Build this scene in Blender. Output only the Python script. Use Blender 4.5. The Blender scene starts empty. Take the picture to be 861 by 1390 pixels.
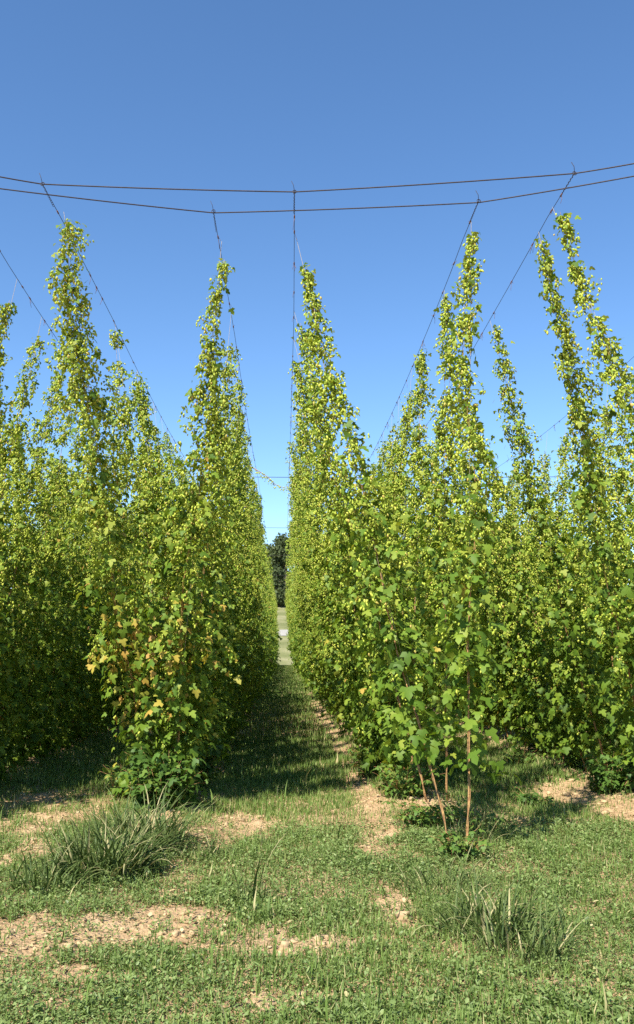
import bpy, math, random
import numpy as np
from mathutils import Vector, Matrix, noise, Quaternion

PI = math.pi
scene = bpy.context.scene
COL = scene.collection
RNG = np.random.default_rng(7)
random.seed(7)

# ------------------------------------------------------------------ camera
W, HT = 861.0, 1390.0
F = 1250.0
CU, CV = 430.5, 650.0
EYE = 1.7
TH = math.atan(230.0 / F)
PSI = math.atan(45.0 / F * math.cos(TH))
fwd = Vector((math.sin(PSI) * math.cos(TH), math.cos(PSI) * math.cos(TH), math.sin(TH)))
right = Vector((math.cos(PSI), -math.sin(PSI), 0.0))
up = right.cross(fwd)
CAM = Vector((0, 0, EYE))
cd = bpy.data.cameras.new('camera')
cam = bpy.data.objects.new('camera', cd)
COL.objects.link(cam)
cam.matrix_world = Matrix((right, up, -fwd)).transposed().to_4x4()
cam.location = CAM
cd.sensor_fit = 'VERTICAL'
cd.sensor_height = 24.0
cd.sensor_width = 24.0
cd.lens = 24.0 * F / HT
cd.shift_x = 0.0
cd.shift_y = -(HT / 2 - CV) / HT
cd.clip_start = 0.1
cd.clip_end = 4000
scene.camera = cam


def ray(u, v):
    return (fwd + right * ((u - CU) / F) + up * ((CV - v) / F))


def at_z(u, v, z):
    r = ray(u, v)
    return CAM + r * ((z - EYE) / r.z)


def at_y(u, v, y):
    r = ray(u, v)
    return CAM + r * (y / r.y)


def at_x(u, v, x):
    r = ray(u, v)
    return CAM + r * (x / r.x)


def project(p):
    d = Vector(p) - CAM
    w = d.dot(fwd)
    return CU + F * d.dot(right) / w, CV - F * d.dot(up) / w


# ------------------------------------------------------------------ layout
TOP = 5.95                                    # height of the trellis
ROWX = [-8.95, -6.35, -3.74, -1.15, 1.47, 4.07, 6.7, 9.3]      # where the rows of hops are rooted
LEFTW = [-9.6, -7.1, -4.62, -2.20, 0.10, 2.60, 5.6, 8.2]     # the two wires above each row
RIGHTW = [-8.0, -5.5, -3.08, -0.68, 1.86, 4.95, 7.5, 10.0]
END = 90.0


# ------------------------------------------------------------------ ground shape
def hill(y):
    t = max(0.0, y - 93.0)
    s = 0.165 * t * min(1.0, t / 10.0)
    if y > 160:
        s = 0.165 * 67 + 14 * (1 - math.exp(-(y - 160) / 90.0)) * 0.6
    return s


SOIL = []          # bare patches: centre x, y, radii


def soil_px(u, v, ru, rv, a=1.0):
    c = at_z(u, v, 0)
    rx = ru / F * c.y
    a0, a1 = at_z(u, v - rv, 0), at_z(u, min(v + rv, 1385), 0)
    SOIL.append((c.x, c.y, rx, max(0.08, (a0.y - a1.y) / 2), a))


for s_ in [(40, 1105, 95, 38, .72), (30, 1160, 45, 35, .6), (325, 1124, 48, 20, 1.25), (285, 1142, 45, 22, 1.0),
           (150, 1264, 220, 26, 1.25), (30, 1272, 90, 36, 1.3), (400, 1286, 100, 20, 1.15), (240, 1250, 90, 24, 1.2), (250, 1180, 25, 40, .6),
           (515, 1165, 36, 22, .62), (500, 1120, 16, 45, .55), (530, 1225, 25, 30, .55), (440, 1350, 150, 25, .6),
           (700, 1012, 60, 16, .9), (780, 1080, 45, 20, 1.0), (840, 1100, 40, 20, 1.0), (700, 1160, 25, 8, .4),
           (800, 1235, 45, 16, .55), (770, 1285, 50, 14, .8), (585, 1295, 40, 12, .5), (75, 1340, 120, 30, .7), (720, 1350, 70, 22, .6),
           (430, 1150, 26, 8, .35), (640, 1110, 30, 14, .6), (545, 1260, 22, 10, .6)]:
    soil_px(*s_)


def nz(x, y, s, o=0.0):
    return noise.noise(Vector((x * s + o, y * s - o, o * 0.7)))


def bare(x, y):
    """how bare the earth is at a spot, 0 grass .. 1 open soil"""
    b = 0.0
    for cx, cy, rx, ry, a in SOIL:
        d = ((x - cx) / rx) ** 2 + ((y - cy) / ry) ** 2
        if d < 2.2:
            b = max(b, a * .85 * math.exp(-.8 * d * d))
    # a worn strip beside the right-hand row, and open earth under the rows
    if y > 8.6:
        d = abs(x - 0.98 - 0.08 * nz(x, y, 0.8, 3))
        b = max(b, max(0.0, min(1.0, 1.5 - d / 0.16)) * 0.8)
    for rx in ROWX:
        if y > 8.6 and abs(x - rx) < .5:
            b = max(b, (1 - abs(x - rx) / .5) * 1.2)
    b += 0.42 * nz(x, y, 1.6, 11) + 0.50 * nz(x, y, 5.5, 5)
    return max(0.0, min(1.0, b))


def gz(x, y):
    z = hill(y)
    if y < 130:
        for rx in ROWX:
            d = abs(x - rx)
            if d < 0.9 and y > 7.5:
                z += 0.07 * (0.5 + 0.5 * math.cos(PI * d / 0.9)) * min(1, (y - 7.5))
        z += 0.03 * nz(x, y, 0.7) + 0.018 * nz(x, y, 2.6, 3)
        if y < 30:
            z += 0.014 * nz(x, y, 9.0, 9) * 1.0
        if 3.5 < y < 14 and abs(x) < 6:
            z += bare(x, y) * (0.022 * nz(x, y, 7.0, 41) + 0.016 * nz(x, y, 15.0, 43))
    else:
        z += 0.9 * nz(x, y, 0.012, 2)
    return z


# ------------------------------------------------------------------ materials
def newmat(name):
    m = bpy.data.materials.new(name)
    m.use_nodes = True
    nt = m.node_tree
    nt.nodes.clear()
    out = nt.nodes.new('ShaderNodeOutputMaterial')
    return m, nt, out


def N(nt, t, **k):
    n = nt.nodes.new(t)
    for a, b in k.items():
        setattr(n, a, b)
    return n


def ramp(nt, fac, stops):
    r = N(nt, 'ShaderNodeValToRGB')
    e = r.color_ramp.elements
    while len(e) < len(stops):
        e.new(0.5)
    for i, (p, c) in enumerate(stops):
        e[i].position = p
        e[i].color = (*c, 1)
    nt.links.new(fac, r.inputs['Fac'])
    return r.outputs['Color']


def leafy(name, stops, trans=0.25, rough=0.5, spec=0.4, tcol=(1.25, 1.2, 0.5)):
    m, nt, out = newmat(name)
    L = nt.links.new
    a = N(nt, 'ShaderNodeAttribute', attribute_name='tint')
    col = ramp(nt, a.outputs['Fac'], stops)
    p = N(nt, 'ShaderNodeBsdfPrincipled')
    L(col, p.inputs['Base Color'])
    p.inputs['Roughness'].default_value = rough
    p.inputs['Specular IOR Level'].default_value = spec
    t = N(nt, 'ShaderNodeBsdfTranslucent')
    mul = N(nt, 'ShaderNodeMix', data_type='RGBA', blend_type='MULTIPLY')
    mul.inputs['Factor'].default_value = 1
    L(col, mul.inputs['A'])
    mul.inputs['B'].default_value = (*tcol, 1)
    L(mul.outputs['Result'], t.inputs['Color'])
    mx = N(nt, 'ShaderNodeMixShader')
    mx.inputs[0].default_value = trans
    L(p.outputs[0], mx.inputs[1])
    L(t.outputs[0], mx.inputs[2])
    L(mx.outputs[0], out.inputs['Surface'])
    return m


def plain(name, c0, c1, scale=20.0, rough=0.7, metal=0.0, bump=0.0, stretch=(1, 1, 1)):
    m, nt, out = newmat(name)
    L = nt.links.new
    tc = N(nt, 'ShaderNodeTexCoord')
    mp = N(nt, 'ShaderNodeMapping')
    mp.inputs['Scale'].default_value = stretch
    L(tc.outputs['Object'], mp.inputs['Vector'])
    n = N(nt, 'ShaderNodeTexNoise')
    n.inputs['Scale'].default_value = scale
    n.inputs['Detail'].default_value = 5
    L(mp.outputs[0], n.inputs['Vector'])
    col = ramp(nt, n.outputs['Fac'], [(0.3, c0), (0.7, c1)])
    p = N(nt, 'ShaderNodeBsdfPrincipled')
    L(col, p.inputs['Base Color'])
    p.inputs['Roughness'].default_value = rough
    p.inputs['Metallic'].default_value = metal
    if bump:
        b = N(nt, 'ShaderNodeBump')
        b.inputs['Strength'].default_value = bump
        b.inputs['Distance'].default_value = 0.02
        L(n.outputs['Fac'], b.inputs['Height'])
        L(b.outputs[0], p.inputs['Normal'])
    L(p.outputs[0], out.inputs['Surface'])
    return m


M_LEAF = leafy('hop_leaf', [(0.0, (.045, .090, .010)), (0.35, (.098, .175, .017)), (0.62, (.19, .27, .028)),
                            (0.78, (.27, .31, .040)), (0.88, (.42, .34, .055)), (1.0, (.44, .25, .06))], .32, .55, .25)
M_CONE = leafy('hop_cone', [(0.0, (.27, .36, .040)), (0.5, (.47, .55, .070)), (0.85, (.64, .66, .12)), (1.0, (.54, .43, .12))],
               .28, .65, .2, (1.1, 1.1, .6))
M_STEM = plain('bine_stem', (.20, .085, .03), (.46, .28, .10), 30, .75, 0, .5)
M_STRING = plain('training_string', (.20, .16, .11), (.32, .27, .19), 60, .85)
M_CABLE = plain('weathered_steel_cable', (.022, .016, .015), (.05, .034, .03), 40, .65, .3)
M_GRASS = leafy('grass_blade', [(0.0, (.065, .105, .020)), (0.4, (.125, .195, .040)), (0.75, (.19, .27, .065)),
                                (0.9, (.28, .30, .10)), (1.0, (.46, .38, .19))], .25, .6, .2, (1.1, 1.2, .6))
M_WEED = leafy('weed_leaf', [(0.0, (.08, .12, .03)), (0.5, (.17, .235, .065)), (0.9, (.25, .31, .10)), (1.0, (.40, .35, .15))],
               .22, .5, .4, (1.1, 1.2, .6))
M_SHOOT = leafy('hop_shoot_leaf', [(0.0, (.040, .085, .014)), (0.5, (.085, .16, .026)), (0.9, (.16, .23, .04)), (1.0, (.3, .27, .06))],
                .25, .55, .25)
M_TUSS = leafy('tussock_blade', [(0.0, (.034, .060, .014)), (0.5, (.078, .118, .028)), (0.85, (.17, .21, .065)), (1.0, (.42, .36, .18))],
               .2, .55, .22, (1.1, 1.2, .6))
M_TREE = leafy('tree_leaf', [(0.0, (.055, .08, .034)), (0.5, (.095, .125, .05)), (1.0, (.14, .165, .07))], .3, .6, .2)
M_BARK = plain('bark', (.06, .045, .03), (.13, .10, .07), 6, .9, 0, .6)
M_CLOD = plain('dry_clod', (.28, .19, .095), (.52, .37, .195), 14, .95, 0, .6)
M_STRAW = leafy('dry_litter', [(0.0, (.22, .14, .06)), (0.6, (.40, .30, .14)), (1.0, (.55, .45, .26))], .1, .7, .2)
M_GRAVEL = plain('gravel', (.27, .25, .21), (.36, .335, .29), 9, .95, 0, .4)


def ground_material():
    m, nt, out = newmat('dry_soil')
    L = nt.links.new
    geo = N(nt, 'ShaderNodeNewGeometry')
    n1 = N(nt, 'ShaderNodeTexNoise'); n1.inputs['Scale'].default_value = 1.3; n1.inputs['Detail'].default_value = 6
    n2 = N(nt, 'ShaderNodeTexNoise'); n2.inputs['Scale'].default_value = 26; n2.inputs['Detail'].default_value = 8; n2.inputs['Roughness'].default_value = .7
    n3 = N(nt, 'ShaderNodeTexVoronoi'); n3.inputs['Scale'].default_value = 34
    n4 = N(nt, 'ShaderNodeTexNoise'); n4.inputs['Scale'].default_value = .35; n4.inputs['Detail'].default_value = 8
    for n in (n1, n2, n3, n4):
        L(geo.outputs['Position'], n.inputs['Vector'])
    mix = N(nt, 'ShaderNodeMath', operation='ADD')
    h = N(nt, 'ShaderNodeMath', operation='MULTIPLY'); h.inputs[1].default_value = .5
    L(n2.outputs['Fac'], h.inputs[0])
    h2 = N(nt, 'ShaderNodeMath', operation='MULTIPLY'); h2.inputs[1].default_value = .5
    L(n1.outputs['Fac'], h2.inputs[0])
    L(h.outputs[0], mix.inputs[0]); L(h2.outputs[0], mix.inputs[1])
    soil = ramp(nt, mix.outputs[0], [(.3, (.28, .175, .088)), (.5, (.47, .31, .165)), (.68, (.61, .43, .245))])
    # mown meadow beyond the hop garden: grows from y = 91 m on
    mead = ramp(nt, n4.outputs['Fac'], [(.35, (.15, .16, .06)), (.5, (.20, .20, .085)), (.65, (.27, .25, .13))])
    sep = N(nt, 'ShaderNodeSeparateXYZ'); L(geo.outputs['Position'], sep.inputs[0])
    mr = N(nt, 'ShaderNodeMapRange'); mr.inputs['From Min'].default_value = 84; mr.inputs['From Max'].default_value = 93
    L(sep.outputs['Y'], mr.inputs['Value'])
    mc = N(nt, 'ShaderNodeMix', data_type='RGBA')
    L(mr.outputs[0], mc.inputs['Factor']); L(soil, mc.inputs['A']); L(mead, mc.inputs['B'])
    p = N(nt, 'ShaderNodeBsdfPrincipled')
    p.inputs['Roughness'].default_value = .95
    p.inputs['Specular IOR Level'].default_value = .15
    L(mc.outputs['Result'], p.inputs['Base Color'])
    b1 = N(nt, 'ShaderNodeBump'); b1.inputs['Strength'].default_value = .9; b1.inputs['Distance'].default_value = .03
    L(n2.outputs['Fac'], b1.inputs['Height'])
    b2 = N(nt, 'ShaderNodeBump'); b2.inputs['Strength'].default_value = .5; b2.inputs['Distance'].default_value = .02
    L(n3.outputs['Distance'], b2.inputs['Height']); L(b1.outputs[0], b2.inputs['Normal'])
    L(b2.outputs[0], p.inputs['Normal'])
    L(p.outputs[0], out.inputs['Surface'])
    return m


M_SOIL = ground_material()


# ------------------------------------------------------------------ mesh building
class Geo:
    def __init__(self):
        self.v, self.l, self.t, self.a, self.n = [], [], [], [], 0

    def raw(self, verts, faces, tint=0.5):
        verts = np.asarray(verts, dtype=np.float32).reshape(-1, 3)
        self.v.append(verts)
        self.l.append(np.array([i for f in faces for i in f], dtype=np.int32) + self.n)
        self.t.append(np.array([len(f) for f in faces], dtype=np.int32))
        self.a.append(np.full(len(verts), tint, np.float32) if np.isscalar(tint) else np.asarray(tint, np.float32))
        self.n += len(verts)

    def inst(self, tmpl, Mx, T, tint):
        """many copies of a small template shape: Mx (n,3,3), T (n,3), tint (n)"""
        tv, tf = tmpl
        n = len(T)
        if n == 0:
            return
        V = len(tv)
        verts = np.einsum('nij,vj->nvi', Mx, tv) + T[:, None, :]
        lo = np.array([i for f in tf for i in f], dtype=np.int64)
        to = np.array([len(f) for f in tf], dtype=np.int32)
        loops = (lo[None, :] + (np.arange(n) * V)[:, None] + self.n).ravel()
        self.v.append(verts.reshape(-1, 3).astype(np.float32))
        self.l.append(loops.astype(np.int32))
        self.t.append(np.tile(to, n))
        self.a.append(np.repeat(np.asarray(tint, np.float32), V))
        self.n += n * V

    def mesh(self, name, mat, smooth=False):
        me = bpy.data.meshes.new(name)
        v = np.concatenate(self.v); l = np.concatenate(self.l); t = np.concatenate(self.t); a = np.concatenate(self.a)
        me.vertices.add(len(v)); me.vertices.foreach_set('co', v.ravel())
        me.loops.add(len(l)); me.loops.foreach_set('vertex_index', l)
        st = np.concatenate(([0], np.cumsum(t)[:-1])).astype(np.int32)
        me.polygons.add(len(t)); me.polygons.foreach_set('loop_start', st); me.polygons.foreach_set('loop_total', t)
        if smooth:
            me.polygons.foreach_set('use_smooth', np.ones(len(t), dtype=bool))
        at = me.attributes.new('tint', 'FLOAT', 'POINT')
        at.data.foreach_set('value', a)
        me.materials.append(mat)
        me.update(calc_edges=True)
        me.validate()
        return me


def tube(g, pts, rad, sides=6, tint=.5):
    pts = [Vector(p) for p in pts]
    if np.isscalar(rad):
        rad = [rad] * len(pts)
    vs, fs = [], []
    prev = None
    for i, p in enumerate(pts):
        d = (pts[min(i + 1, len(pts) - 1)] - pts[max(i - 1, 0)]).normalized()
        if prev is None:
            x = d.orthogonal().normalized()
        else:
            x = (prev - d * prev.dot(d)).normalized()
        prev = x
        y = d.cross(x)
        for k in range(sides):
            a = 2 * PI * k / sides
            vs.append(p + (x * math.cos(a) + y * math.sin(a)) * rad[i])
    for i in range(len(pts) - 1):
        for k in range(sides):
            k2 = (k + 1) % sides
            fs.append((i * sides + k, i * sides + k2, (i + 1) * sides + k2, (i + 1) * sides + k))
    fs.append(tuple(range(sides))[::-1])
    fs.append(tuple((len(pts) - 1) * sides + k for k in range(sides)))
    g.raw([tuple(v) for v in vs], fs, tint)


def obj(name, me, parent=None, **props):
    o = bpy.data.objects.new(name, me)
    COL.objects.link(o)
    if parent is not None:
        o.parent = parent
    for k, v in props.items():
        o[k] = v
    return o


def thing(name, label, cat, group=None, mat=None):
    o = bpy.data.objects.new(name, None)
    o.empty_display_size = .1
    COL.objects.link(o)
    if mat is not None:
        o.matrix_world = mat
    o['label'] = label
    o['category'] = cat
    if group:
        o['group'] = group
    return o


def struct(name, me, **p):
    return obj(name, me, None, kind='structure', **p)


# ------------------------------------------------------------------ templates
def leaf_template(curl, cup):
    """a three-lobed hop leaf lying along +y, face up +z"""
    half = [(.34, -.10), (.62, .28), (.24, .40), (.30, .66)]
    vs = [(0, 0), (0, .42), (0, 1.0)] + half + [(-x, y) for x, y in half]
    out = []
    for x, y in vs:
        z = -curl * y * y + cup * abs(x) - .35 * x * x
        out.append((x, y, z))
    faces = [(0, 3, 4, 5, 1), (1, 5, 6, 2), (0, 1, 9, 8, 7), (1, 2, 10, 9)]
    return np.array(out), faces


LEAF = [leaf_template(.25, .18), leaf_template(.45, .05), leaf_template(.1, .3), leaf_template(.6, -.1)]


def cone_template(seed):
    """a papery hop cone hanging along -z, 1 long"""
    r = random.Random(seed)
    vs = [(0, 0, 0)]
    rings = [(-.14, .21), (-.45, .28), (-.8, .15)]
    K = 5
    for j, (z, rad) in enumerate(rings):
        for k in range(K):
            a = 2 * PI * (k + .5 * j) / K
            q = rad * r.uniform(.85, 1.2)
            vs.append((q * math.cos(a), q * math.sin(a), z + r.uniform(-.06, .06)))
    vs.append((0, 0, -1))
    fs = [(0, 1 + k, 1 + (k + 1) % K) for k in range(K)]
    for j in range(2):
        for k in range(K):
            a, b = 1 + j * K + k, 1 + j * K + (k + 1) % K
            fs.append((a, a + K, b + K, b))
    e = 1 + 3 * K
    fs += [(1 + 2 * K + k, e, 1 + 2 * K + (k + 1) % K) for k in range(K)]
    return np.array(vs, float), fs


CONE = [cone_template(3), cone_template(4), cone_template(5)]
CONE_LOW = (np.array([(0, 0, 0), (.34, 0, -.45), (-.17, .3, -.45), (-.17, -.3, -.45), (0, 0, -1)], float),
            [(0, 1, 2), (0, 2, 3), (0, 3, 1), (4, 2, 1), (4, 3, 2), (4, 1, 3)])
BLADE = (np.array([(-.5, 0, 0), (.5, 0, 0), (.42, .10, .55), (-.42, .10, .55), (0, .42, 1.0)], float), [(0, 1, 2, 3), (3, 2, 4)])
OVAL = (np.array([(0, 0, 0), (.32, .35, .06), (.22, .8, .05), (0, 1, -.04), (-.22, .8, .05), (-.32, .35, .06)], float), [(0, 1, 2, 3), (0, 3, 4, 5)])


def frames(tip, nrm, size):
    """rotation-scale matrices whose y axis is tip and whose z axis is close to nrm"""
    y = tip / np.linalg.norm(tip, axis=1, keepdims=True)
    z = nrm - y * np.sum(nrm * y, axis=1, keepdims=True)
    z = z / (np.linalg.norm(z, axis=1, keepdims=True) + 1e-9)
    x = np.cross(y, z)
    return np.stack([x, y, z], axis=2) * np.asarray(size)[:, None, None]


# ------------------------------------------------------------------ a hop vine
STR = 6.2            # length of the training string every variant is built on


def bine_parts(seed, L=STR, tip=.95, bottom=.02, full=1.0, yellow=0.0, topw=1.0, bulge=1.0, lod=0, sparse=.0):
    """one hop vine climbing a string of length L along local +z. returns dict of meshes"""
    r = np.random.default_rng(seed)
    lp, lt, ln, ls, lc = [], [], [], [], []        # leaves: position tip normal size tint
    cp, ca, cs, cc = [], [], [], []                # cones
    Lb = L * tip
    ph = r.uniform(0, 6.28, 4)

    def axis(z):
        t = z / L
        w = .035 * min(1, t * 4)
        return np.array([w * math.sin(z * 2.1 + ph[0]) + .03 * math.sin(z * .9 + ph[1]) * min(1, t * 4),
                         w * math.cos(z * 2.3 + ph[2]) + .03 * math.cos(z * 1.1 + ph[3]) * min(1, t * 4), z])

    def reach(t):
        # sideways reach of the shoots up the string
        if t > .45:
            q = .45 - ((t - .45) / .55) ** .75 * .355
        else:
            q = .38 + .07 * min(1, t / .4)
        return q * (bulge if t < .6 else bulge ** .5) * (1 + (topw - 1) * max(0, (t - .5) / .5))

    z = max(.04, bottom * L)
    az = r.uniform(0, 6.28)
    vig = 1.0
    seg = .047 if not lod else .09
    while z < Lb:
        t = z / Lb
        vig = .7 * vig + .3 * r.uniform(.55, 1.45)
        clump = r.uniform(.7, 1.3) * vig
        p0 = axis(z)
        az += PI / 2 + r.normal(0, .35)
        step = (.078 if t < .7 else .055) if not lod else .15
        # bare lengths of string between the tufts near the top
        if .62 < t < .97 and r.random() < .05 + .07 * (t > .75) + sparse:
            z += r.uniform(.05, .10)
            continue
        nl = 3
        if bottom > .05 and t < bottom + .12:
            nl = 1 if r.random() < .55 else 2
        # big leaves straight from the stem
        if r.random() < (.8 if t < .7 else .3):
            for s in range(2 if t < .6 else 1):
                a = az + PI * s + r.normal(0, .5)
                o = np.array([math.cos(a), math.sin(a), 0])
                d = .04 + r.uniform(.05, .75) * reach(t)
                sz = (.138 - .075 * t) * r.uniform(.7, 1.2)
                lp.append(p0 + o * d + np.array([0, 0, .03]))
                lt.append(o * .55 + np.array([0, 0, -.75]) + r.normal(0, .3, 3))
                ln.append(o * .8 + np.array([0, 0, .55]) + r.normal(0, .25, 3))
                ls.append(sz)
                lc.append(.34 + .16 * r.normal())
        for s in range(nl):
            a = az + 2 * PI * s / nl + r.normal(0, .4)
            o = np.array([math.cos(a), math.sin(a), 0])
            tn = np.array([-o[1], o[0], 0]) * r.normal(0, .3)
            ln_ = reach(t) * clump * r.uniform(.45, 1.15)
            rise = r.uniform(.0, .5)
            dr = r.uniform(.35, .95) + (.35 if t > .6 else 0)
            nseg = max(2, int(ln_ / (seg if t < .7 else seg * .8)))
            cone_f = min(1.0, max(.0, (t - .08) / .40))
            for k in range(1, nseg + 1):
                q = k / nseg
                p = p0 + (o + tn * q) * (ln_ * q) + np.array([0, 0, ln_ * (rise * q - dr * q * q)])
                if p[2] < .03:
                    continue
                pl = (1.5 if t < .35 else 1.15 if t < .6 else .72 if t < .85 else .5) * full
                nlv = int(pl + r.random())
                for _ in range(nlv):
                    oo = o + r.normal(0, .75, 3) * np.array([1, 1, .4])
                    lp.append(p + r.normal(0, .035, 3))
                    lt.append(oo * .6 + np.array([0, 0, -.65]) + r.normal(0, .3, 3))
                    ln.append(oo * .7 + np.array([0, 0, .65]) + r.normal(0, .3, 3))
                    ls.append((.088 - .038 * t) * r.uniform(.55, 1.3) * (1.55 if lod else 1))
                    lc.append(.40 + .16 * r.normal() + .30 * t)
                if q > .15 and r.random() < cone_f * (.45 if t < .5 else .75):
                    m = 3 + int(r.random() * (8.0 if t > .5 else 6.0 if t > .3 else 4.0))
                    if lod:
                        m = 1 + int(r.random() * 2.6)
                    hang = p + r.normal(0, .02, 3)
                    if not lod and t > .4:
                        for _ in range(2):
                            a2 = r.uniform(0, 6.28)
                            o2 = np.array([math.cos(a2), math.sin(a2), 0])
                            lp.append(hang + r.normal(0, .02, 3) + np.array([0, 0, .015]))
                            lt.append(o2 * .8 + np.array([0, 0, -.4]) + r.normal(0, .25, 3))
                            ln.append(o2 * .4 + np.array([0, 0, .9]))
                            ls.append(r.uniform(.022, .055))
                            lc.append(.60 + .2 * r.normal())
                    for j in range(m):
                        cp.append(hang + np.array([r.normal(0, .021), r.normal(0, .021), -.012 * j + r.normal(0, .014)]))
                        ca.append(np.array([0, 0, 1.0]) + r.normal(0, .42, 3))
                        cs.append((.022 + .024 * r.random() ** .8) * (1.45 if lod else 1))
                        cc.append(.5 + .27 * r.normal())
        z += step * r.uniform(.75, 1.3)
    lp, lt, ln, ls, lc = map(np.array, (lp, lt, ln, ls, lc))
    cp, ca, cs, cc = map(np.array, (cp, ca, cs, cc))
    lc = np.minimum(lc, .78)
    # sick, yellowing leaves low down on some bines
    if yellow > 0:
        zz = lp[:, 2] / L
        pr = yellow * np.exp(-((zz - .27) / .12) ** 2) * (r.random(len(lp)) < .7) * (ls < .115)
        lc = np.where(r.random(len(lp)) < pr, r.uniform(.78, 1.0, len(lp)), lc)
    lc = np.where(r.random(len(lp)) < .006, r.uniform(.78, .95, len(lp)), lc)
    out = {}
    g = Geo()
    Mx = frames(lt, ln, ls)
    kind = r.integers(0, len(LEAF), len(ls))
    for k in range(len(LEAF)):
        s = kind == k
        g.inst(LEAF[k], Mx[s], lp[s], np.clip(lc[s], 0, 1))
    out['foliage'] = g
    g = Geo()
    axn = ca / np.linalg.norm(ca, axis=1, keepdims=True)
    rnd = r.normal(0, 1, ca.shape)
    y = np.cross(axn, rnd); y /= np.linalg.norm(y, axis=1, keepdims=True)
    x = np.cross(y, axn)
    Mc = np.stack([x, y, axn], axis=2) * cs[:, None, None]
    ck = r.integers(0, 3, len(cs))
    for k in range(3):
        s = ck == k
        g.inst(CONE_LOW if lod else CONE[k], Mc[s], cp[s], np.clip(cc[s], 0, 1))
    out['cone_clusters'] = g
    if not lod:
        g = Geo()
        n = int(L * 9)
        pts = [axis(Lb * i / n) for i in range(n + 1)]
        tube(g, pts, [  .0078 * max(.12, 1 - 1.35 * i / n) + .001 for i in range(n + 1)], 5)
        # a second stem wound round the first
        pts2 = []
        for i in range(n + 1):
            zz = Lb * .8 * i / n
            a = axis(zz)
            ang = zz * 9 + 1.2 * math.sin(zz * 3.1) + ph[0]
            pts2.append(a + np.array([.0125 * math.cos(ang), .0125 * math.sin(ang), 0]))
        tube(g, pts2, [.0052 * max(.12, 1 - 1.3 * i / n) + .001 for i in range(n + 1)], 4)
        out['stem'] = g
        g = Geo()
        tube(g, [(0, 0, 0), (0, 0, L * .5), (0, 0, L)], .0022, 4)
        out['string'] = g
    return out


PARTMAT = {'foliage': M_LEAF, 'cone_clusters': M_CONE, 'stem': M_STEM, 'string': M_STRING}


def bine_meshes(seed, **k):
    return {n: g.mesh('hop_vine_' + n, PARTMAT[n], smooth=(n == 'stem')) for n, g in bine_parts(seed, **k).items()}


def aim(base, top, length=STR, spin=0.0):
    base, top = Vector(base), Vector(top)
    d = top - base
    s = d.length / length
    q = Vector((0, 0, 1)).rotation_difference(d.normalized())
    return Matrix.Translation(base) @ q.to_matrix().to_4x4() @ Matrix.Rotation(spin, 4, 'Z') @ Matrix.Scale(s, 4)


PART_ORDER = ('stem', 'string', 'foliage', 'cone_clusters')


def place_new(meshes, mat, label, group):
    t = thing('hop_vine', label, 'hop vine', group, mat)
    for n in PART_ORDER:
        o = obj(n, meshes[n], t)
        if n == 'cone_clusters':
            o['kind'] = 'stuff'
    return t


def place_copy(src, mat, label, group):
    c = src.copy()
    COL.objects.link(c)
    c.matrix_world = mat
    c['label'] = label
    c['group'] = group
    for ch in src.children:
        k = ch.copy()
        COL.objects.link(k)
        k.parent = c
        k.matrix_parent_inverse = Matrix.Identity(4)
    return c


def wire_z(y):
    """row wires sag between the cross cables"""
    span = [8.4, 23, 33, 43, 55, 67, 79, 91]
    for a, b in zip(span[:-1], span[1:]):
        if a <= y <= b:
            t = (y - a) / (b - a)
            return TOP - .0010 * (b - a) ** 2 * 4 * t * (1 - t)
    return TOP


GROUP = 'hop bines climbing strings to the wires'

# ---- front bines that can be told apart in the photograph: row, wire, tip pixel, base pixel (or base y)
def front(row, w, tip, base, tipy, label, **k):
    x = (LEFTW if w == 'L' else RIGHTW)[row]
    top = Vector((x, tipy, wire_z(tipy)))
    tp = at_y(tip[0], tip[1], tipy)
    if isinstance(base, tuple):
        b = at_z(base[0], base[1], 0)
    else:
        b = Vector((ROWX[row], base, 0))
    b.z = gz(b.x, b.y)
    # the string runs from the root up to the wire; the bine stops where the photo shows its tip
    d = top - b
    tl = max(.80, min(.985, (tp.z - b.z) / d.z))
    return dict(row=row, w=w, base=b, top=top, tip=tl, label=label, kw=k)


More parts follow.
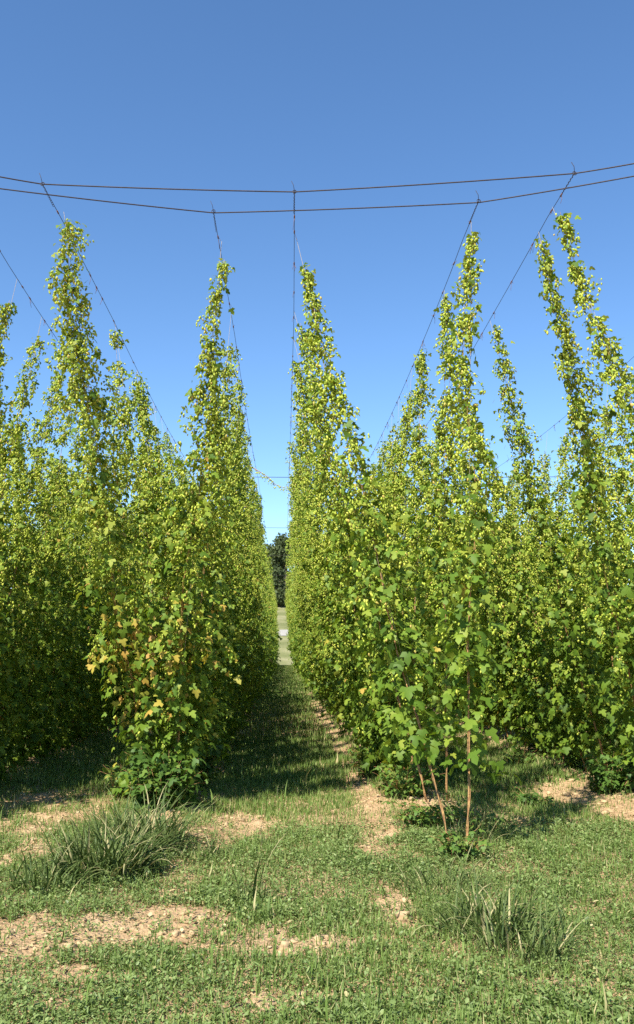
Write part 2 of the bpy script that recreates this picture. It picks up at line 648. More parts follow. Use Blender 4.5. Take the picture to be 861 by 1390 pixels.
FRONT = [
    front(4, 'R', (643, 318), (635, 1162), 8.6, 'foremost hop vine right of the path, on a straight bare stem, with a narrow tip', bottom=.115, topw=.6, bulge=.72, sparse=-.03),
    front(4, 'R', (617, 385), (607, 1098), 10.2, 'second hop vine on the right-hand wire of the row right of the grass path', bottom=.15, bulge=.85, topw=.6),
    front(4, 'R', (592, 450), 11.0, 12.0, 'third hop vine on the right-hand wire of the row right of the grass path', bottom=.12, bulge=.9, topw=.6),
    front(4, 'L', (418, 365), (612, 1160), 9.0, 'hop vine on slanting brown stem leaning left over the right edge of the grass path', bottom=.13, bulge=.8, topw=.65),
    front(4, 'L', (414, 440), (580, 1100), 10.9, 'second hop vine leaning left to the wire over the grass path, thin slanting stem', bottom=.12, bulge=.75),
    front(3, 'R', (300, 350), (232, 1098), 9.1, 'foremost hop vine left of the grass path, slender tapering tip near middle of picture', bottom=.02, yellow=.35, bulge=1.1, topw=.75),
    front(3, 'L', (90, 260), (196, 1088), 8.55, 'tall foremost hop vine at left with orange and yellow leaves on its lower half', bottom=.02, yellow=.8, bulge=.9, topw=1.5, sparse=-.08),
    front(3, 'L', (145, 425), 10.7, 11.4, 'sparse hop vine with bare string showing beside the tallest vine at left', bottom=.02, sparse=.28, bulge=.65),
    front(3, 'L', (187, 500), 12.0, 13.2, 'bushy hop vine whose tip just meets the slanting wire at left', bottom=.02, bulge=1.0),
    front(5, 'L', (768, 290), 7.3, 8.3, 'hop vine slanting right from the wire at upper right, cut off by picture edge', bottom=.1, bulge=.75, topw=.6),
    front(5, 'L', (744, 290), 10.4, 8.8, 'hop vine at right, its high tip just left of the one slanting out of frame', bottom=.1, bulge=.8, topw=.65, sparse=-.06),
    front(5, 'L', (708, 400), 11.9, 11.1, 'thin hop vine with gaps of sky, left of the two tallest bines at right', bottom=.1, bulge=.95, topw=.6, sparse=.06),
]
SPARE = {}
NB = 0
for i, f in enumerate(FRONT):
    L = (f['top'] - f['base']).length
    ms = bine_meshes(100 + i, L=L, tip=f['tip'], **f['kw'])
    place_new(ms, aim(f['base'], f['top'], L, random.uniform(0, 6.28)), f['label'], GROUP)
    NB += 1

# ---- the variants the rest of the rows are copied from
FULL_LOW = [bine_meshes(200 + i, tip=random.uniform(.91, .97), bottom=.01, bulge=random.uniform(.95, 1.12), topw=random.uniform(.75, 1.1), sparse=random.choice([0, 0, .1])) for i in range(7)]
FULL_BARE = [bine_meshes(300 + i, tip=random.uniform(.91, .97), bottom=.05, bulge=random.uniform(.9, 1.1), topw=random.uniform(.7, 1.0), sparse=random.choice([0, .05, .12])) for i in range(7)]
PROTO = {}


def joined(seed, **k):
    """a bine too far off to show its parts: leaves and cones in one mesh"""
    p = bine_parts(seed, lod=1, **k)
    g = Geo()
    nleaf = 0
    for n in ('foliage', 'cone_clusters'):
        q = p[n]
        off = g.n
        for a in q.v: g.v.append(a)
        for a in q.l: g.l.append(a + off)
        for a in q.t: g.t.append(a)
        for a in q.a: g.a.append(a)
        g.n += q.n
        if n == 'foliage':
            nleaf = sum(len(a) for a in q.t)
    return g, nleaf


def joined_mesh(seed, **k):
    g, nl = joined(seed, **k)
    me = g.mesh('far_hop_vine', M_LEAF)
    me.materials.append(M_CONE)
    idx = np.zeros(len(me.polygons), np.int32)
    idx[nl:] = 1
    me.polygons.foreach_set('material_index', idx)
    return me


FAR = [joined_mesh(400 + i, tip=.95, bottom=.02, bulge=1.25) for i in range(6)]

ORD = ['', 'first', 'second', 'third', 'fourth', 'fifth', 'sixth', 'seventh', 'eighth', 'ninth', 'tenth', 'eleventh', 'twelfth']
ROWNAME = {2: 'row at the left edge', 3: 'row left of the path', 4: 'row right of the path', 5: 'row at the right edge'}
w2 = {'L': 'left', 'R': 'right'}
SIDE = {'L': 'left-hand', 'R': 'right-hand'}
# first base y, how many are already placed by hand
START = {(3, 'R'): (11.2, 1), (3, 'L'): (13.4, 3), (4, 'R'): (12.6, 3), (4, 'L'): (11.2, 2),
         (5, 'L'): (12.7, 3), (5, 'R'): (8.6, 0), (2, 'L'): (9.6, 0), (2, 'R'): (9.3, 0)}
LAST = {(3, 'R'): 90, (3, 'L'): 36, (4, 'R'): 40, (4, 'L'): 90, (5, 'L'): 40, (5, 'R'): 30, (2, 'L'): 30, (2, 'R'): 36}
SP = 1.24
rest = []
for (row, w), (y0, have) in START.items():
    y = y0
    n = have
    while y < END:
        b = Vector((ROWX[row] + random.uniform(-.07, .07), y + random.uniform(-.14, .14), 0))
        b.z = gz(b.x, b.y)
        ty = b.y + random.uniform(.45, .95)
        if row == 3:
            ty = b.y + random.uniform(-.3, .5)
        top = Vector(((LEFTW if w == 'L' else RIGHTW)[row], ty, wire_z(ty)))
        mat = aim(b, top, STR, random.uniform(0, 6.28))
        seen = any(-4 < project(b.lerp(top, q))[0] < 865 for q in (.1, .3, .5, .7, .9))
        n += seen
        if y > LAST[(row, w)]:
            rest.append(mat)
        else:
            if not seen:
                lab = f'hop vine standing just past the picture edge in the {ROWNAME[row]}'
                grp = f'hop bines just past the picture edge in the {ROWNAME[row]}'
            elif n <= 12:
                lab = f'{ORD[n]} hop vine from the front, {w2[w]} wire of the {ROWNAME[row]}'
                grp = GROUP
            else:
                lab = f'distant hop vine far along the {w2[w]} side of the {ROWNAME[row]}'
                grp = f'far hop bines on the {SIDE[w]} side of the {ROWNAME[row]}'
            if y < 30:
                pool = FULL_LOW if row in (2, 3) else FULL_BARE
                k = random.randrange(len(pool))
                key = (id(pool), k)
                if key not in PROTO:
                    PROTO[key] = place_new(pool[k], mat, lab, grp)
                else:
                    place_copy(PROTO[key], mat, lab, grp)
            else:
                o = obj('hop_vine', random.choice(FAR), None, label=lab, category='hop vine', group=grp)
                o.matrix_world = mat
            NB += 1
        y += SP * (.85 if row in (2, 5) and y < 24 else 1)
# a stray shoot of the left row hanging out across the gap
c = min((o for o in COL.objects if o.name.startswith('hop_vine') and 'right wire of the row left of the path' in o.get('label', '') and o.children), key=lambda o: abs(o.location.y - 18.5))
yy = c.location.y + .6
pp = [at_y(u, v, yy) for u, v in ((338, 632), (352, 640), (364, 648), (374, 658), (385, 662), (397, 658))]
r = np.random.default_rng(77)
gs, gc_ = Geo(), Geo()
inv = c.matrix_world.inverted()
tube(gs, [inv @ p for p in pp], [.012, .010, .009, .008, .006, .004], 5)
P, A_, S = [], [], []
for a, b in zip(pp[:-1], pp[1:]):
    for k in range(16):
        p = inv @ (a.lerp(b, r.random()))
        P.append(np.array(p) + r.normal(0, .03, 3) + np.array([0, 0, -.03])); A_.append(np.array([0, 0, 1]) + r.normal(0, .4, 3)); S.append(r.uniform(.035, .055))
P, A_, S = map(np.array, (P, A_, S))
gc_.inst(CONE[0], frames(np.cross(A_, r.normal(0, 1, A_.shape)), A_, S), P, np.clip(r.normal(.55, .2, len(S)), 0, 1))
ss = obj('side_shoot', gs.mesh('side_shoot', M_STEM), c)
obj('cone_clusters', gc_.mesh('side_shoot_cones', M_CONE), ss, kind='stuff')
# everything further out or hidden behind: one mass
g = Geo()
lod = [joined(500 + i, tip=.95, bottom=.02, bulge=1.1) for i in range(4)]
for row in (0, 1, 6, 7):
    for w in 'LR':
        y = 9.0 + random.uniform(0, 1)
        while y < (62 if row in (1, 6) else 50):
            b = Vector((ROWX[row] + random.uniform(-.07, .07), y, 0)); b.z = gz(b.x, b.y)
            top = Vector(((LEFTW if w == 'L' else RIGHTW)[row], y + random.uniform(.2, .9), TOP))
            rest.append(aim(b, top, STR, random.uniform(0, 6.28)))
            y += SP
pm = []
for mat in rest:
    q, nl = random.choice(lod)
    R = np.array(mat.to_3x3()); T = np.array(mat.translation)
    off = g.n
    v = np.concatenate(q.v) @ R.T + T
    t = np.concatenate(q.t)
    g.v.append(v.astype(np.float32)); g.l.append(np.concatenate(q.l) + off); g.t.append(t); g.a.append(np.concatenate(q.a))
    i = np.zeros(len(t), np.int32); i[nl:] = 1
    pm.append(i)
    g.n += len(v)
me = g.mesh('distant_hop_rows', M_LEAF)
me.materials.append(M_CONE)
me.polygons.foreach_set('material_index', np.concatenate(pm))
obj('distant_hop_rows', me, None, kind='stuff', label='mass of further hop rows seen between and behind the near rows', category='hop rows')
print('bines', NB, 'rest', len(rest))

# ------------------------------------------------------------------ cables and wires
def cable_obj(name, pts, rad, label, cat, group):
    g = Geo()
    tube(g, pts, rad, 8)
    return obj(name, g.mesh(name, M_CABLE, True), None, label=label, category=cat, group=group)


A = [at_z(u, v, TOP) for u, v in ((0, 240), (58, 250), (400, 260.5), (780, 235.5), (861, 222))]
B = [at_z(u, v, TOP) for u, v in ((0, 254), (290, 287), (650, 273), (861, 237))]


def strung(P, ext=6.0):
    P = [P[0] + (P[0] - P[1]).normalized() * ext] + P + [P[-1] + (P[-1] - P[-2]).normalized() * ext]
    out = []
    for a, b in zip(P[:-1], P[1:]):
        n = 8
        for i in range(n):
            t = i / n
            p = a.lerp(b, t)
            p.z -= .012 * (b - a).length * 4 * t * (1 - t) * .35
            out.append(p)
    return out + [P[-1]]


cable_obj('trellis_cable', strung(A), .0062, 'upper of the two dark steel cables strung across the sky', 'cable', 'cross cables of the hop trellis')
cable_obj('trellis_cable', [p + Vector((0, 0, -.015)) for p in strung(B)], .0062, 'lower of the two dark steel cables strung across the sky', 'cable', 'cross cables of the hop trellis')
for k, yy in enumerate((23, 33, 43, 55, 67, 79)):
    pts = [Vector((x, yy, TOP + .02 + .0012 * x * x)) for x in np.linspace(-14, 14, 29)]
    lab = ['thin cable crossing high between the two middle rows, nearest of the far cross cables',
           'thin far cross cable just above the dark tree tops', 'faint cross cable in front of the dark distant trees'][min(k, 2)]
    cable_obj('trellis_cable', pts, .007, lab if k < 3 else 'faint cross cable in front of the dark distant trees', 'cable', 'far cross cables of the hop trellis' if k >= 2 else 'cross cables of the hop trellis')


def row_wire(x, start, label):
    g = Geo()
    ys = [start.y] + [y for y in np.arange(math.ceil(start.y * 2) / 2 + .5, END, .75)]
    pts = [Vector((start.x + (x - start.x) * min(1, (y - start.y) / 3), y, start.z + (wire_z(y) - start.z) * min(1, (y - start.y) / 1.5))) for y in ys]
    o = obj('row_wire', None, None)
    bpy.data.objects.remove(o)
    t = thing('row_wire', label, 'wire', 'wires running along the hop rows', Matrix.Translation(start))
    tube(g, [p - start for p in pts], .0030, 6)
    obj('strand', g.mesh('strand', M_CABLE, True), t)
    # twisted tail where the wire is made fast to the cross cable
    g = Geo()
    tail = []
    for i in range(60):
        q = i / 59
        yy = q * .42
        a = q * 2 * PI * (5 + 3 * q)
        tail.append((.0065 * math.cos(a), yy, .0065 * math.sin(a) + (pts[1].z - start.z) * yy / (pts[1].y - start.y)))
    tube(g, tail, .0024, 4)
    loop = [(.028 * math.cos(a) * .6, .02 * math.sin(a) * .6 - .004, .022 * math.sin(a)) for a in np.linspace(0, 2 * PI, 13)]
    tube(g, loop, .004, 4)
    tube(g, [(0, 0, 0), (-.01, -.03, .05), (-.03, -.02, .10)], .003, 4)
    obj('twisted_tail', g.mesh('twisted_tail', M_CABLE), t)
    # frayed knots of old strings
    r = random.Random(int(x * 100))
    yy = start.y + r.uniform(.35, .6)
    while yy < 22:
        kn = Geo()
        j = min(range(len(pts)), key=lambda i: abs(pts[i].y - yy))
        p = pts[j] - start if abs(pts[j].y - yy) < .2 else Vector((x - start.x if yy - start.y > 3 else 0, yy - start.y, wire_z(yy) - start.z))
        # on the straight line between the two nearest points
        for a, b in zip(pts[:-1], pts[1:]):
            if a.y <= yy <= b.y:
                p = a.lerp(b, (yy - a.y) / (b.y - a.y)) - start
        for _ in range(r.choice((1, 2, 4))):
            d = Vector((r.uniform(-.03, .03), r.uniform(-.05, .05), r.uniform(-.13, .02)))
            tube(kn, [p, p + d * .5 + Vector((r.uniform(-.01, .01), 0, 0)), p + d], .0022, 4)
        tube(kn, [p + Vector((0, -.03, 0)), p + Vector((0, .03, 0))], .0075, 6)
        yy += r.choice((.32, .7, .75, .9))
        obj('string_knot', kn.mesh('string_knot', M_KNOT), t)
    return t


M_KNOT = plain('frayed_knot', (.10, .045, .035), (.20, .10, .075), 40, .85)
row_wire(LEFTW[3], A[1], 'dark wire slanting down behind the tallest vine at left')
row_wire(LEFTW[4], A[2], 'dark wire hanging into the tip of the row right of the grass path')
row_wire(LEFTW[5], A[3], 'dark wire slanting down left from the cable at upper right')
row_wire(RIGHTW[3], B[1], 'dark wire running into the tip of the row left of the grass path')
row_wire(RIGHTW[4], B[2], 'long slanting wire along the tips right of the grass path')
row_wire(RIGHTW[2], Vector((RIGHTW[2], 8.3, TOP)), 'slanting wire at the left picture edge')
row_wire(RIGHTW[5], Vector((RIGHTW[5], 8.3, TOP)), 'wire above the row at the right picture edge')

# ------------------------------------------------------------------ ground
def axis_steps(segs):
    out = []
    for a, b, s in segs:
        out += list(np.arange(a, b - 1e-6, s))
    out.append(segs[-1][1])
    return np.array(out)


gx = axis_steps([(-600, -100, 50), (-100, -20, 8), (-20, -5, .6), (-5, 5.5, .055), (5.5, 20, .6), (20, 100, 8), (100, 600, 50)])
gy = axis_steps([(-60, 0, 6), (0, 4, .4), (4, 13, .055), (13, 30, .25), (30, 92, 1.0), (92, 180, 2.0), (180, 400, 12), (400, 900, 60)])
X, Y = np.meshgrid(gx, gy)
Z = np.array([[gz(x, y) for x in gx] for y in gy])
nx, ny = len(gx), len(gy)
ii = (np.arange(ny - 1)[:, None] * nx + np.arange(nx - 1)[None, :]).ravel()
faces = np.stack([ii, ii + 1, ii + nx + 1, ii + nx], 1)
g = Geo()
g.v.append(np.stack([X.ravel(), Y.ravel(), Z.ravel()], 1).astype(np.float32))
g.l.append(faces.ravel().astype(np.int32)); g.t.append(np.full(len(faces), 4, np.int32)); g.a.append(np.zeros(nx * ny, np.float32))
struct('ground', g.mesh('ground', M_SOIL, True))

# gravel track across the slope beyond the rows
vs, fs = [], []
for i, x in enumerate(np.linspace(-80, 80, 81)):
    c = 114.5 + 1.5 * math.sin(x * .05)
    for j, d in enumerate((-2.4, -.8, .8, 2.4)):
        vs.append((x, c + d, gz(x, c + d) + .05 + (.03 if j in (1, 2) else 0)))
    if i:
        for j in range(3):
            a = (i - 1) * 4 + j
            fs.append((a, a + 4, a + 5, a + 1))
g = Geo(); g.raw(vs, fs)
struct('path', g.mesh('path', M_GRAVEL))

# ------------------------------------------------------------------ grass and low weeds
def scatter(n, y0, y1, half):
    y = y0 + (y1 - y0) * RNG.random(n)
    x = half(y) * (RNG.random(n) * 2 - 1)
    return x, y


def in_view(x, y, m=330):
    u, v = project((x, y, 0))
    return -m < u < 861 + m and v < 1480


LEANS = RNG.uniform(0, 6.28, 64)


def blades(pts, hmin, hmax, wid, tintc, tmpl=BLADE, lean=.55):
    n = len(pts)
    P = np.array(pts)
    h = RNG.uniform(hmin, hmax, n) * np.array([p[3] for p in pts])
    az = RNG.uniform(0, 6.28, n)
    ll = RNG.normal(0, lean, n)
    upv = np.stack([np.cos(az) * np.sin(ll), np.sin(az) * np.sin(ll), np.cos(ll)], 1)
    side = np.stack([-np.sin(az), np.cos(az), np.zeros(n)], 1)
    out = np.cross(side, upv) * -1
    Mx = np.stack([side * (wid * RNG.uniform(.7, 1.4, n) * (.5 + .5 * P[:, 3]))[:, None], out * h[:, None], upv * h[:, None]], axis=2)
    tint = np.clip(tintc + RNG.normal(0, .2, n) + .22 * np.array([nz(p[0], p[1], .9, 21) for p in pts]) + .12 * np.array([nz(p[0], p[1], 4.0, 23) for p in pts]), 0, 1)
    tint = np.where(RNG.random(n) < .05, .97, tint)
    return tmpl, Mx, P[:, :3], tint


GRASS_PTS, WEED_PTS = [], []
# near ground, then the grass path and the lanes between the rows
for n, y0, y1, half in ((270000, 3.6, 9.0, lambda y: .42 * y + 1.9), (330000, 9.0, 18.0, lambda y: .42 * y + 1.6), (120000, 18, 45, lambda y: 4.5 + 0 * y), (50000, 45, 92, lambda y: 1.6 + 0 * y)):
    x, y = scatter(n, y0, y1, half)
    keep = RNG.random(n)
    for xx, yy, kk in zip(x, y, keep):
        if not in_view(xx, yy):
            continue
        b = bare(xx, yy)
        if kk < min(.90, (b - .2) * 1.5):
            continue
        # denser swathes and thin ones
        d = .5 + .5 * nz(xx, yy, 1.7, 31)
        if RNG.random() > .55 + .6 * d:
            continue
        s = .65 + .7 * d * (1 - .5 * b)
        if yy > 18: s *= 1.25
        lush = 1.0
        if yy < 14 and RNG.random() < .014:
            lush = 1.5 + RNG.random()
        pt = (xx, yy, gz(xx, yy) - .004, s * lush)
        (WEED_PTS if (yy < 9.5 and RNG.random() < .5 + .4 * nz(xx, yy, .8, 8)) else GRASS_PTS).append(pt)
g = Geo()
near_ = [p for p in GRASS_PTS if p[1] < 12]
mid_ = [p for p in GRASS_PTS if 12 <= p[1] < 30]
far_ = [p for p in GRASS_PTS if p[1] >= 30]
g.inst(*blades(near_, .03, .095, .0065, .5))
g.inst(*blades(mid_, .05, .12, .012, .55))
if far_:
    g.inst(*blades(far_, .06, .13, .03, .55))
obj('grass', g.mesh('grass', M_GRASS), None, kind='stuff', label='short green grass on the path and the open ground', category='grass')
# creeping broad-leaved weeds: each spot throws a few small leaves
g = Geo()
P, tips, nr, sz, tn = [], [], [], [], []
for p in WEED_PTS:
    for _ in range(3):
        a = random.uniform(0, 6.28)
        q = random.uniform(0, .035)
        P.append((p[0] + q * math.cos(a), p[1] + q * math.sin(a), p[2] + random.uniform(.005, .055) * p[3]))
        tips.append((math.cos(a), math.sin(a), random.uniform(-.15, .9)))
        nr.append((random.gauss(0, .35), random.gauss(0, .35), 1))
        sz.append(min(.032, random.lognormvariate(-4.1, .36)) * min(1.15, p[3]))
        tn.append(min(1, max(0, random.gauss(.5, .22))))
tips, nr, sz, P, tn = map(np.array, (tips, nr, sz, P, tn))
kd = RNG.random(len(sz))
g.inst(OVAL, frames(tips[kd < .6], nr[kd < .6], sz[kd < .6]), P[kd < .6], tn[kd < .6])
g.inst(LEAF[0], frames(tips[kd > .82], nr[kd > .82], sz[kd > .82] * .9), P[kd > .82], tn[kd > .82])
q = (kd >= .6) & (kd <= .82)
Mq = frames(tips[q], nr[q], sz[q] * 1.5)
Mq[:, :, 0] *= .4
g.inst(OVAL, Mq, P[q], tn[q])
obj('ground_weeds', g.mesh('ground_weeds', M_WEED), None, kind='stuff', label='low mat of small-leaved weeds over the foreground soil', category='weeds')
print('grass', len(GRASS_PTS), 'weeds', len(WEED_PTS))

# clods of dry earth on the bare patches
def clod(seed):
    r = random.Random(seed)
    import bmesh
    bm = bmesh.new()
    bmesh.ops.create_icosphere(bm, subdivisions=2, radius=1)
    o = r.uniform(0, 50)
    for v in bm.verts:
        n = noise.noise(v.co * 1.3 + Vector((o, 0, 0))) * .8 + noise.noise(v.co * 3.1 + Vector((0, o, 0))) * .6
        v.co *= 1 + n
        v.co.z *= .7
    vs = np.array([tuple(v.co) for v in bm.verts]); fs = [tuple(v.index for v in f.verts) for f in bm.faces]
    bm.free()
    return vs, fs


CL = [clod(i) for i in range(5)]
g = Geo()
buck = [[] for _ in CL]
x, y = scatter(40000, 4.0, 12.5, lambda y: .42 * y + 1.8)
for xx, yy in zip(x, y):
    b = bare(xx, yy)
    if b > .4 and RNG.random() < (b - .3) * .75 and in_view(xx, yy):
        s = .004 + .026 * RNG.random() ** 3.5 + (.04 * RNG.random() if RNG.random() < .016 else 0)
        buck[RNG.integers(0, len(CL))].append((xx, yy, gz(xx, yy) + s * .15, s))
for t, b in zip(CL, buck):
    b = np.array(b)
    n = len(b)
    a = RNG.uniform(0, 6.28, n)
    sx = b[:, 3] * RNG.uniform(.7, 1.4, n); sy = b[:, 3] * RNG.uniform(.7, 1.4, n); s_z = b[:, 3] * RNG.uniform(.6, 1.1, n)
    z0 = np.zeros(n)
    Mx = np.stack([np.stack([np.cos(a) * sx, np.sin(a) * sx, z0], 1), np.stack([-np.sin(a) * sy, np.cos(a) * sy, z0], 1), np.stack([z0, z0, s_z], 1)], 2)
    g.inst(t, Mx, b[:, :3], np.full(n, .5))
obj('soil_clods', g.mesh('soil_clods', M_CLOD), None, kind='stuff', label='dry crumbs and clods of tan earth on the bare patches', category='clods')
# dead leaves and straw
g = Geo()
x, y = scatter(9000, 4.2, 16, lambda y: .42 * y)
P = np.array([(a, b, gz(a, b) + .008) for a, b in zip(x, y) if (bare(a, b) > .3 or (b < 9 and RNG.random() < .25)) and in_view(a, b)])
n = len(P)
az = RNG.uniform(0, 6.28, n)
g.inst(OVAL, frames(np.stack([np.cos(az), np.sin(az), RNG.normal(0, .2, n)], 1), np.stack([RNG.normal(0, .4, n), RNG.normal(0, .4, n), np.ones(n)], 1), RNG.uniform(.015, .05, n)), P, RNG.random(n))
obj('leaf_litter', g.mesh('leaf_litter', M_STRAW), None, kind='stuff', label='scattered dry straw and dead leaves on bare soil', category='leaf litter')

# ------------------------------------------------------------------ grass tussocks
def arc_blade(g, p, az, length, width, droop, tint, r, tw=0.0):
    n = 6
    o = Vector((math.cos(az), math.sin(az), 0)); s = Vector((-o.y, o.x, 0))
    vs, fs = [], []
    pos = Vector(p); ang = r.uniform(.7, 1.5)
    for i in range(n + 1):
        q = i / n
        w = width * (1 - q ** 2.2) * (.6 + .4 * min(1, q * 4)) * .5 + .0003
        d = o * math.cos(ang) + Vector((0, 0, 1)) * math.sin(ang)
        nn = s.cross(d)
        vs += [pos - s * w + nn * w * .5, pos, pos + s * w + nn * w * .5]
        pos = pos + d * (length / n)
        ang -= droop / n * (.4 + 1.2 * q)
    for i in range(n):
        a = i * 3
        fs += [(a, a + 1, a + 4, a + 3), (a + 1, a + 2, a + 5, a + 4)]
    g.raw([tuple(v) for v in vs], fs, tint)


def tussock(u, v, n, h, spread, label, seed, heads=0, wid=.008):
    r = random.Random(seed)
    c = at_z(u, v, 0); c.z = gz(c.x, c.y)
    t = thing('grass_tussock', label, 'grass tussock', 'tall grass tussocks in the foreground', Matrix.Translation(c))
    g = Geo()
    for i in range(n):
        q = spread * math.sqrt(r.random()); a = r.uniform(0, 6.28)
        x, y = q * math.cos(a) * 1.3, q * math.sin(a)
        az = a + r.gauss(0, 1.1)
        arc_blade(g, (x, y, gz(c.x + x, c.y + y) - c.z - .01), az, h * r.uniform(.3, 1.2), wid * r.uniform(.6, 1.5), r.uniform(.5, 2.6), min(1, max(0, r.gauss(.5, .22))) if r.random() > .07 else .97, r)
    obj('blades', g.mesh('blades', M_TUSS, True), t)
    if heads:
        for i in range(heads):
            g = Geo()
            q = spread * math.sqrt(r.random()); a = r.uniform(0, 6.28)
            x, y = q * math.cos(a), q * math.sin(a)
            az = a + r.gauss(0, .6); H = h * r.uniform(.9, 1.35)
            pts = [Vector((x, y, 0)) + Vector((math.cos(az) * .35 * H * s * s, math.sin(az) * .35 * H * s * s, H * s * (1 - .2 * s))) for s in np.linspace(0, 1, 7)]
            rad = [.0018, .0016, .0014, .0012, .004, .0045, .001]
            tube(g, pts, rad, 4, r.uniform(.7, .95))
            obj('seed_head', g.mesh('seed_head', M_TUSS), t)
    return t


tussock(140, 1188, 520, .46, .27, 'large dark tussock of arching tall grass at lower left', 1, 10, .015)
tussock(60, 1208, 120, .34, .2, 'tall grass tussock by the left picture edge, left of the large dark tussock', 2, 6, .013)
tussock(190, 1160, 360, .52, .28, 'grass tussock against the foot of the row left of the path', 3, 8, .014)
tussock(268, 1168, 70, .26, .12, 'small grass tuft just right of the left row, by bare earth', 4, 0, .012)
tussock(345, 1222, 26, .42, .10, 'flattened tuft of long pale blades in middle of the foreground weeds', 5, 2, .010)
tussock(655, 1268, 190, .36, .22, 'blue-green tussock of long blades at lower right of centre', 6, 4, .012)
tussock(712, 1296, 170, .36, .2, 'dark shaded tussock right of the blue-green one at lower right', 7, 0, .008)
tussock(600, 1212, 150, .30, .25, 'ragged tuft of grass between the bare stems and the lower picture edge', 8, 6, .007)
tussock(648, 1150, 120, .34, .2, 'grass tuft round the foot of the foremost bare stem at right', 9, 4, .007)
tussock(20, 1030, 130, .55, .3, 'tall grass tuft at the foot of the leftmost row in shade', 10, 4, .009)

# ------------------------------------------------------------------ leafy shoots at the feet of the rows
def shoots(u, v, rad, h, n, label, seed, tint=.5, leaf=.06):
    r = np.random.default_rng(seed)
    c = at_z(u, v, 0); c.z = gz(c.x, c.y)
    t = thing('hop_shoots', label, 'hop shoots', 'low leafy hop shoots at the feet of the rows', Matrix.Translation(c))
    gs, gl = Geo(), Geo()
    P, T, Nn, S, C = [], [], [], [], []
    for i in range(n):
        a = r.uniform(0, 6.28); q = rad * .5 * math.sqrt(r.random())
        H = h * r.uniform(.4, 1.1)
        b = np.array([q * math.cos(a) * 1.2, q * math.sin(a), 0])
        out = np.array([math.cos(a), math.sin(a), 0]) * rad * r.uniform(.2, .8)
        pts = [b + out * s * s + np.array([0, 0, H * (s - .25 * s * s * s)]) + r.normal(0, .01, 3) for s in np.linspace(0, 1, 6)]
        tube(gs, pts, [.004, .0035, .003, .0025, .002, .0015], 4)
        m = max(6, int(H / .045))
        for k in range(m):
            s = (k + r.random()) / m
            p = b + out * s * s + np.array([0, 0, H * (s - .25 * s ** 3)])
            for sd in (0, 1):
                aa = r.uniform(0, 6.28)
                o = np.array([math.cos(aa), math.sin(aa), 0])
                P.append(p + o * r.uniform(.01, .06)); T.append(o * .8 + np.array([0, 0, -.25]) + r.normal(0, .3, 3))
                Nn.append(o * .4 + np.array([0, 0, .9]) + r.normal(0, .25, 3)); S.append(leaf * r.uniform(.5, 1.3)); C.append(tint + .2 * r.normal())
    P, T, Nn, S, C = map(np.array, (P, T, Nn, S, C))
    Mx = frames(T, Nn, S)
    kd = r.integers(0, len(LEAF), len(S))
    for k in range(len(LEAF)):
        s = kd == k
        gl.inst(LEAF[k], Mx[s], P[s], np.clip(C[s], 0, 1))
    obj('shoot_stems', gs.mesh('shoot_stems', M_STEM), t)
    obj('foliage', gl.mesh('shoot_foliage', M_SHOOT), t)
    return t


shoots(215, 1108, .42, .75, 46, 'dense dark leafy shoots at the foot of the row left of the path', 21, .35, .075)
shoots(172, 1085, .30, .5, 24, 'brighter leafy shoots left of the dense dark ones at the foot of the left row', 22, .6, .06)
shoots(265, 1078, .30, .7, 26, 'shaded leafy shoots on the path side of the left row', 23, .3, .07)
shoots(512, 1058, .34, .42, 56, 'light green shoots at the left edge of the row right of the path', 24, .62, .05)
shoots(550, 1090, .38, .42, 64, 'light green shoots among the slanting stems right of the path', 25, .62, .05)
shoots(585, 1128, .34, .32, 48, 'low shoots just left of the two bare brown stems', 26, .58, .045)
shoots(628, 1168, .22, .28, 20, 'small shoots sprouting where the two bare brown stems meet the ground', 27, .55, .045)
shoots(660, 1140, .22, .25, 14, 'low shoots right of the foremost bare stem', 28, .45, .045)
shoots(832, 1082, .36, .55, 40, 'dark green leafy shoots at the foot of the row by right picture edge', 29, .4, .07)
shoots(745, 1030, .34, .55, 34, 'leafy shoots under the right edge row in front of a slanting stem', 30, .45, .065)
shoots(790, 1052, .26, .35, 22, 'low shoots between two leafy clumps under the row at right', 31, .5, .06)
shoots(705, 1042, .24, .3, 20, 'small shoots on bare earth in the lane at right', 32, .55, .05)
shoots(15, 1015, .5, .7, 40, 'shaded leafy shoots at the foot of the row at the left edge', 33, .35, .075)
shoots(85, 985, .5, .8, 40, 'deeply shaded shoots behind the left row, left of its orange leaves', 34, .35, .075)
shoots(722, 1094, .2, .22, 16, 'dark weed clump on the sunlit lane at right', 35, .35, .05)

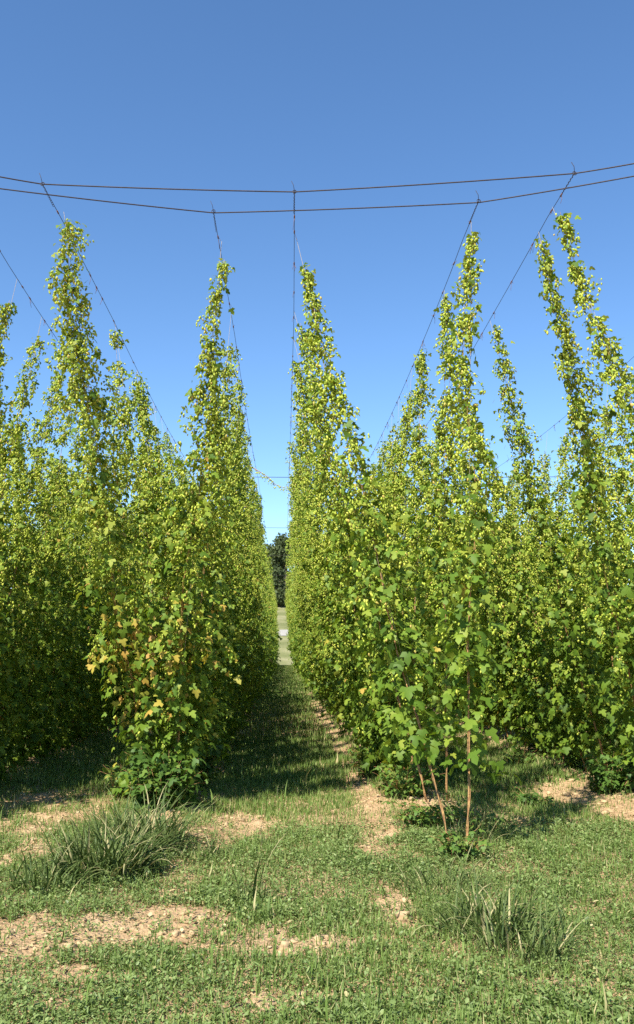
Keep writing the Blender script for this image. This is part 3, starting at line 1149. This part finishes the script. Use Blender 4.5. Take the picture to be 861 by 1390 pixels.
# ------------------------------------------------------------------ trees on the far slope
def tree_meshes(seed, H, R):
    r = np.random.default_rng(seed)
    gt, gc = Geo(), Geo()
    tube(gt, [(0, 0, -.3), (.1, 0, H * .25), (-.1, .1, H * .55), (0, 0, H * .85)], [.32, .24, .16, .05], 8)
    blobs = []
    for i in range(20):
        a = r.uniform(0, 6.28); zf = r.uniform(.18, .95)
        q = R * (1 - .72 * max(0, zf - .3) / .7) * r.uniform(.35, .85)
        c = np.array([q * math.cos(a), q * math.sin(a), H * zf])
        blobs.append((c, R * r.uniform(.28, .48) * (1.1 - .4 * zf)))
        tube(gt, [(0, 0, max(.2 * H, c[2] - .25 * H)), c * .5 + np.array([0, 0, c[2] * .42]), c], [.10, .06, .02], 5)
    P, T, Nn, S, C = [], [], [], [], []
    for c, rad in blobs:
        n = 420
        d = r.normal(0, 1, (n, 3)); d /= np.linalg.norm(d, axis=1, keepdims=True)
        rr = rad * (.55 + .55 * r.random(n)) * (1 + .25 * np.sin(d[:, 0] * 5 + c[0]) * np.cos(d[:, 1] * 4))
        P.append(c + d * rr[:, None] * np.array([1, 1, .85])); T.append(d * .4 + r.normal(0, .6, (n, 3)) + np.array([0, 0, -.3])); Nn.append(d + r.normal(0, .5, (n, 3)))
        S.append(r.uniform(.16, .40, n)); C.append(np.clip(r.normal(.5, .16, n) + r.normal(0, .15), 0, 1))
    P, T, Nn, S, C = map(np.concatenate, (P, T, Nn, S, C))
    gc.inst(OVAL, frames(T, Nn, S * 1.3), P, C)
    return gt.mesh('trunk', M_BARK, True), gc.mesh('crown', M_TREE)


TM = [tree_meshes(61, 10.5, 3.6), tree_meshes(62, 9.0, 4.0), tree_meshes(63, 6.0, 2.8)]
first = {}
spots = [(.3, 152, 0, 1.0, 'tallest dark tree filling the gap at the end of the grass path'), (-3.4, 155, 1, 1.0, 'dark tree on the far slope at left of the gap between rows'),
         (4.6, 156, 0, .95, 'dark tree on the far slope at right of the gap between rows'), (-.9, 145.5, 2, .95, 'lower bushy tree in front of the tallest dark one, at meadow edge'),
         (2.6, 146.5, 2, .9, 'small bushy tree at the meadow edge, right of the gap')]
for k in range(9):
    spots.append((-9.5 - 5.6 * k + random.uniform(-1, 1), 153 + random.uniform(-3, 6), k % 2, random.uniform(.85, 1.15), None))
    spots.append((10.5 + 5.6 * k + random.uniform(-1, 1), 153 + random.uniform(-3, 6), (k + 1) % 2, random.uniform(.85, 1.15), None))
for x, y, k, s, lab in spots:
    grp = 'trees on the far slope' if lab else 'trees of the wood edge hidden by the rows'
    lab = lab or 'dark broadleaved tree of the wood edge on the far slope'
    mat = Matrix.Translation((x, y, gz(x, y))) @ Matrix.Rotation(random.uniform(0, 6.28), 4, 'Z') @ Matrix.Scale(s, 4)
    if k not in first:
        t = thing('tree', lab, 'tree', grp, mat)
        obj('trunk', TM[k][0], t); obj('crown', TM[k][1], t)
        first[k] = t
    else:
        place_copy(first[k], mat, lab, grp)

# ------------------------------------------------------------------ light
SUN_AZ, SUN_EL = math.radians(34), math.radians(48)       # travels away from the camera and to the right
d = Vector((math.sin(SUN_AZ) * math.cos(SUN_EL), math.cos(SUN_AZ) * math.cos(SUN_EL), -math.sin(SUN_EL)))
sl = bpy.data.lights.new('sun', 'SUN')
sl.energy = 5.0
sl.angle = math.radians(.5)
sl.color = (1.0, .955, .87)
so = bpy.data.objects.new('sun', sl)
COL.objects.link(so)
so.rotation_euler = d.to_track_quat('-Z', 'Y').to_euler()
so.location = (-20, -30, 40)
w = bpy.data.worlds.new('World')
scene.world = w
w.use_nodes = True
nt = w.node_tree
bg = nt.nodes['Background']
sky = nt.nodes.new('ShaderNodeTexSky')
sky.sky_type = 'NISHITA'
sky.sun_disc = False
sky.sun_elevation = SUN_EL
sky.sun_rotation = math.radians(180 + 34)
sky.altitude = 1500
sky.air_density = 1.0
sky.dust_density = 0
sky.ozone_density = 2.6
hs = nt.nodes.new('ShaderNodeHueSaturation')
hs.inputs['Saturation'].default_value = 1.14
nt.links.new(sky.outputs[0], hs.inputs['Color'])
nt.links.new(hs.outputs[0], bg.inputs['Color'])
bg.inputs['Strength'].default_value = .12
scene.view_settings.view_transform = 'Standard'
scene.view_settings.look = 'None'
scene.view_settings.gamma = 1
scene.view_settings.exposure = .96
scene.view_settings.use_curve_mapping = False
scene.cycles.max_bounces = 6
scene.cycles.diffuse_bounces = 3
scene.cycles.glossy_bounces = 2
scene.cycles.transmission_bounces = 3
scene.cycles.use_denoising = False
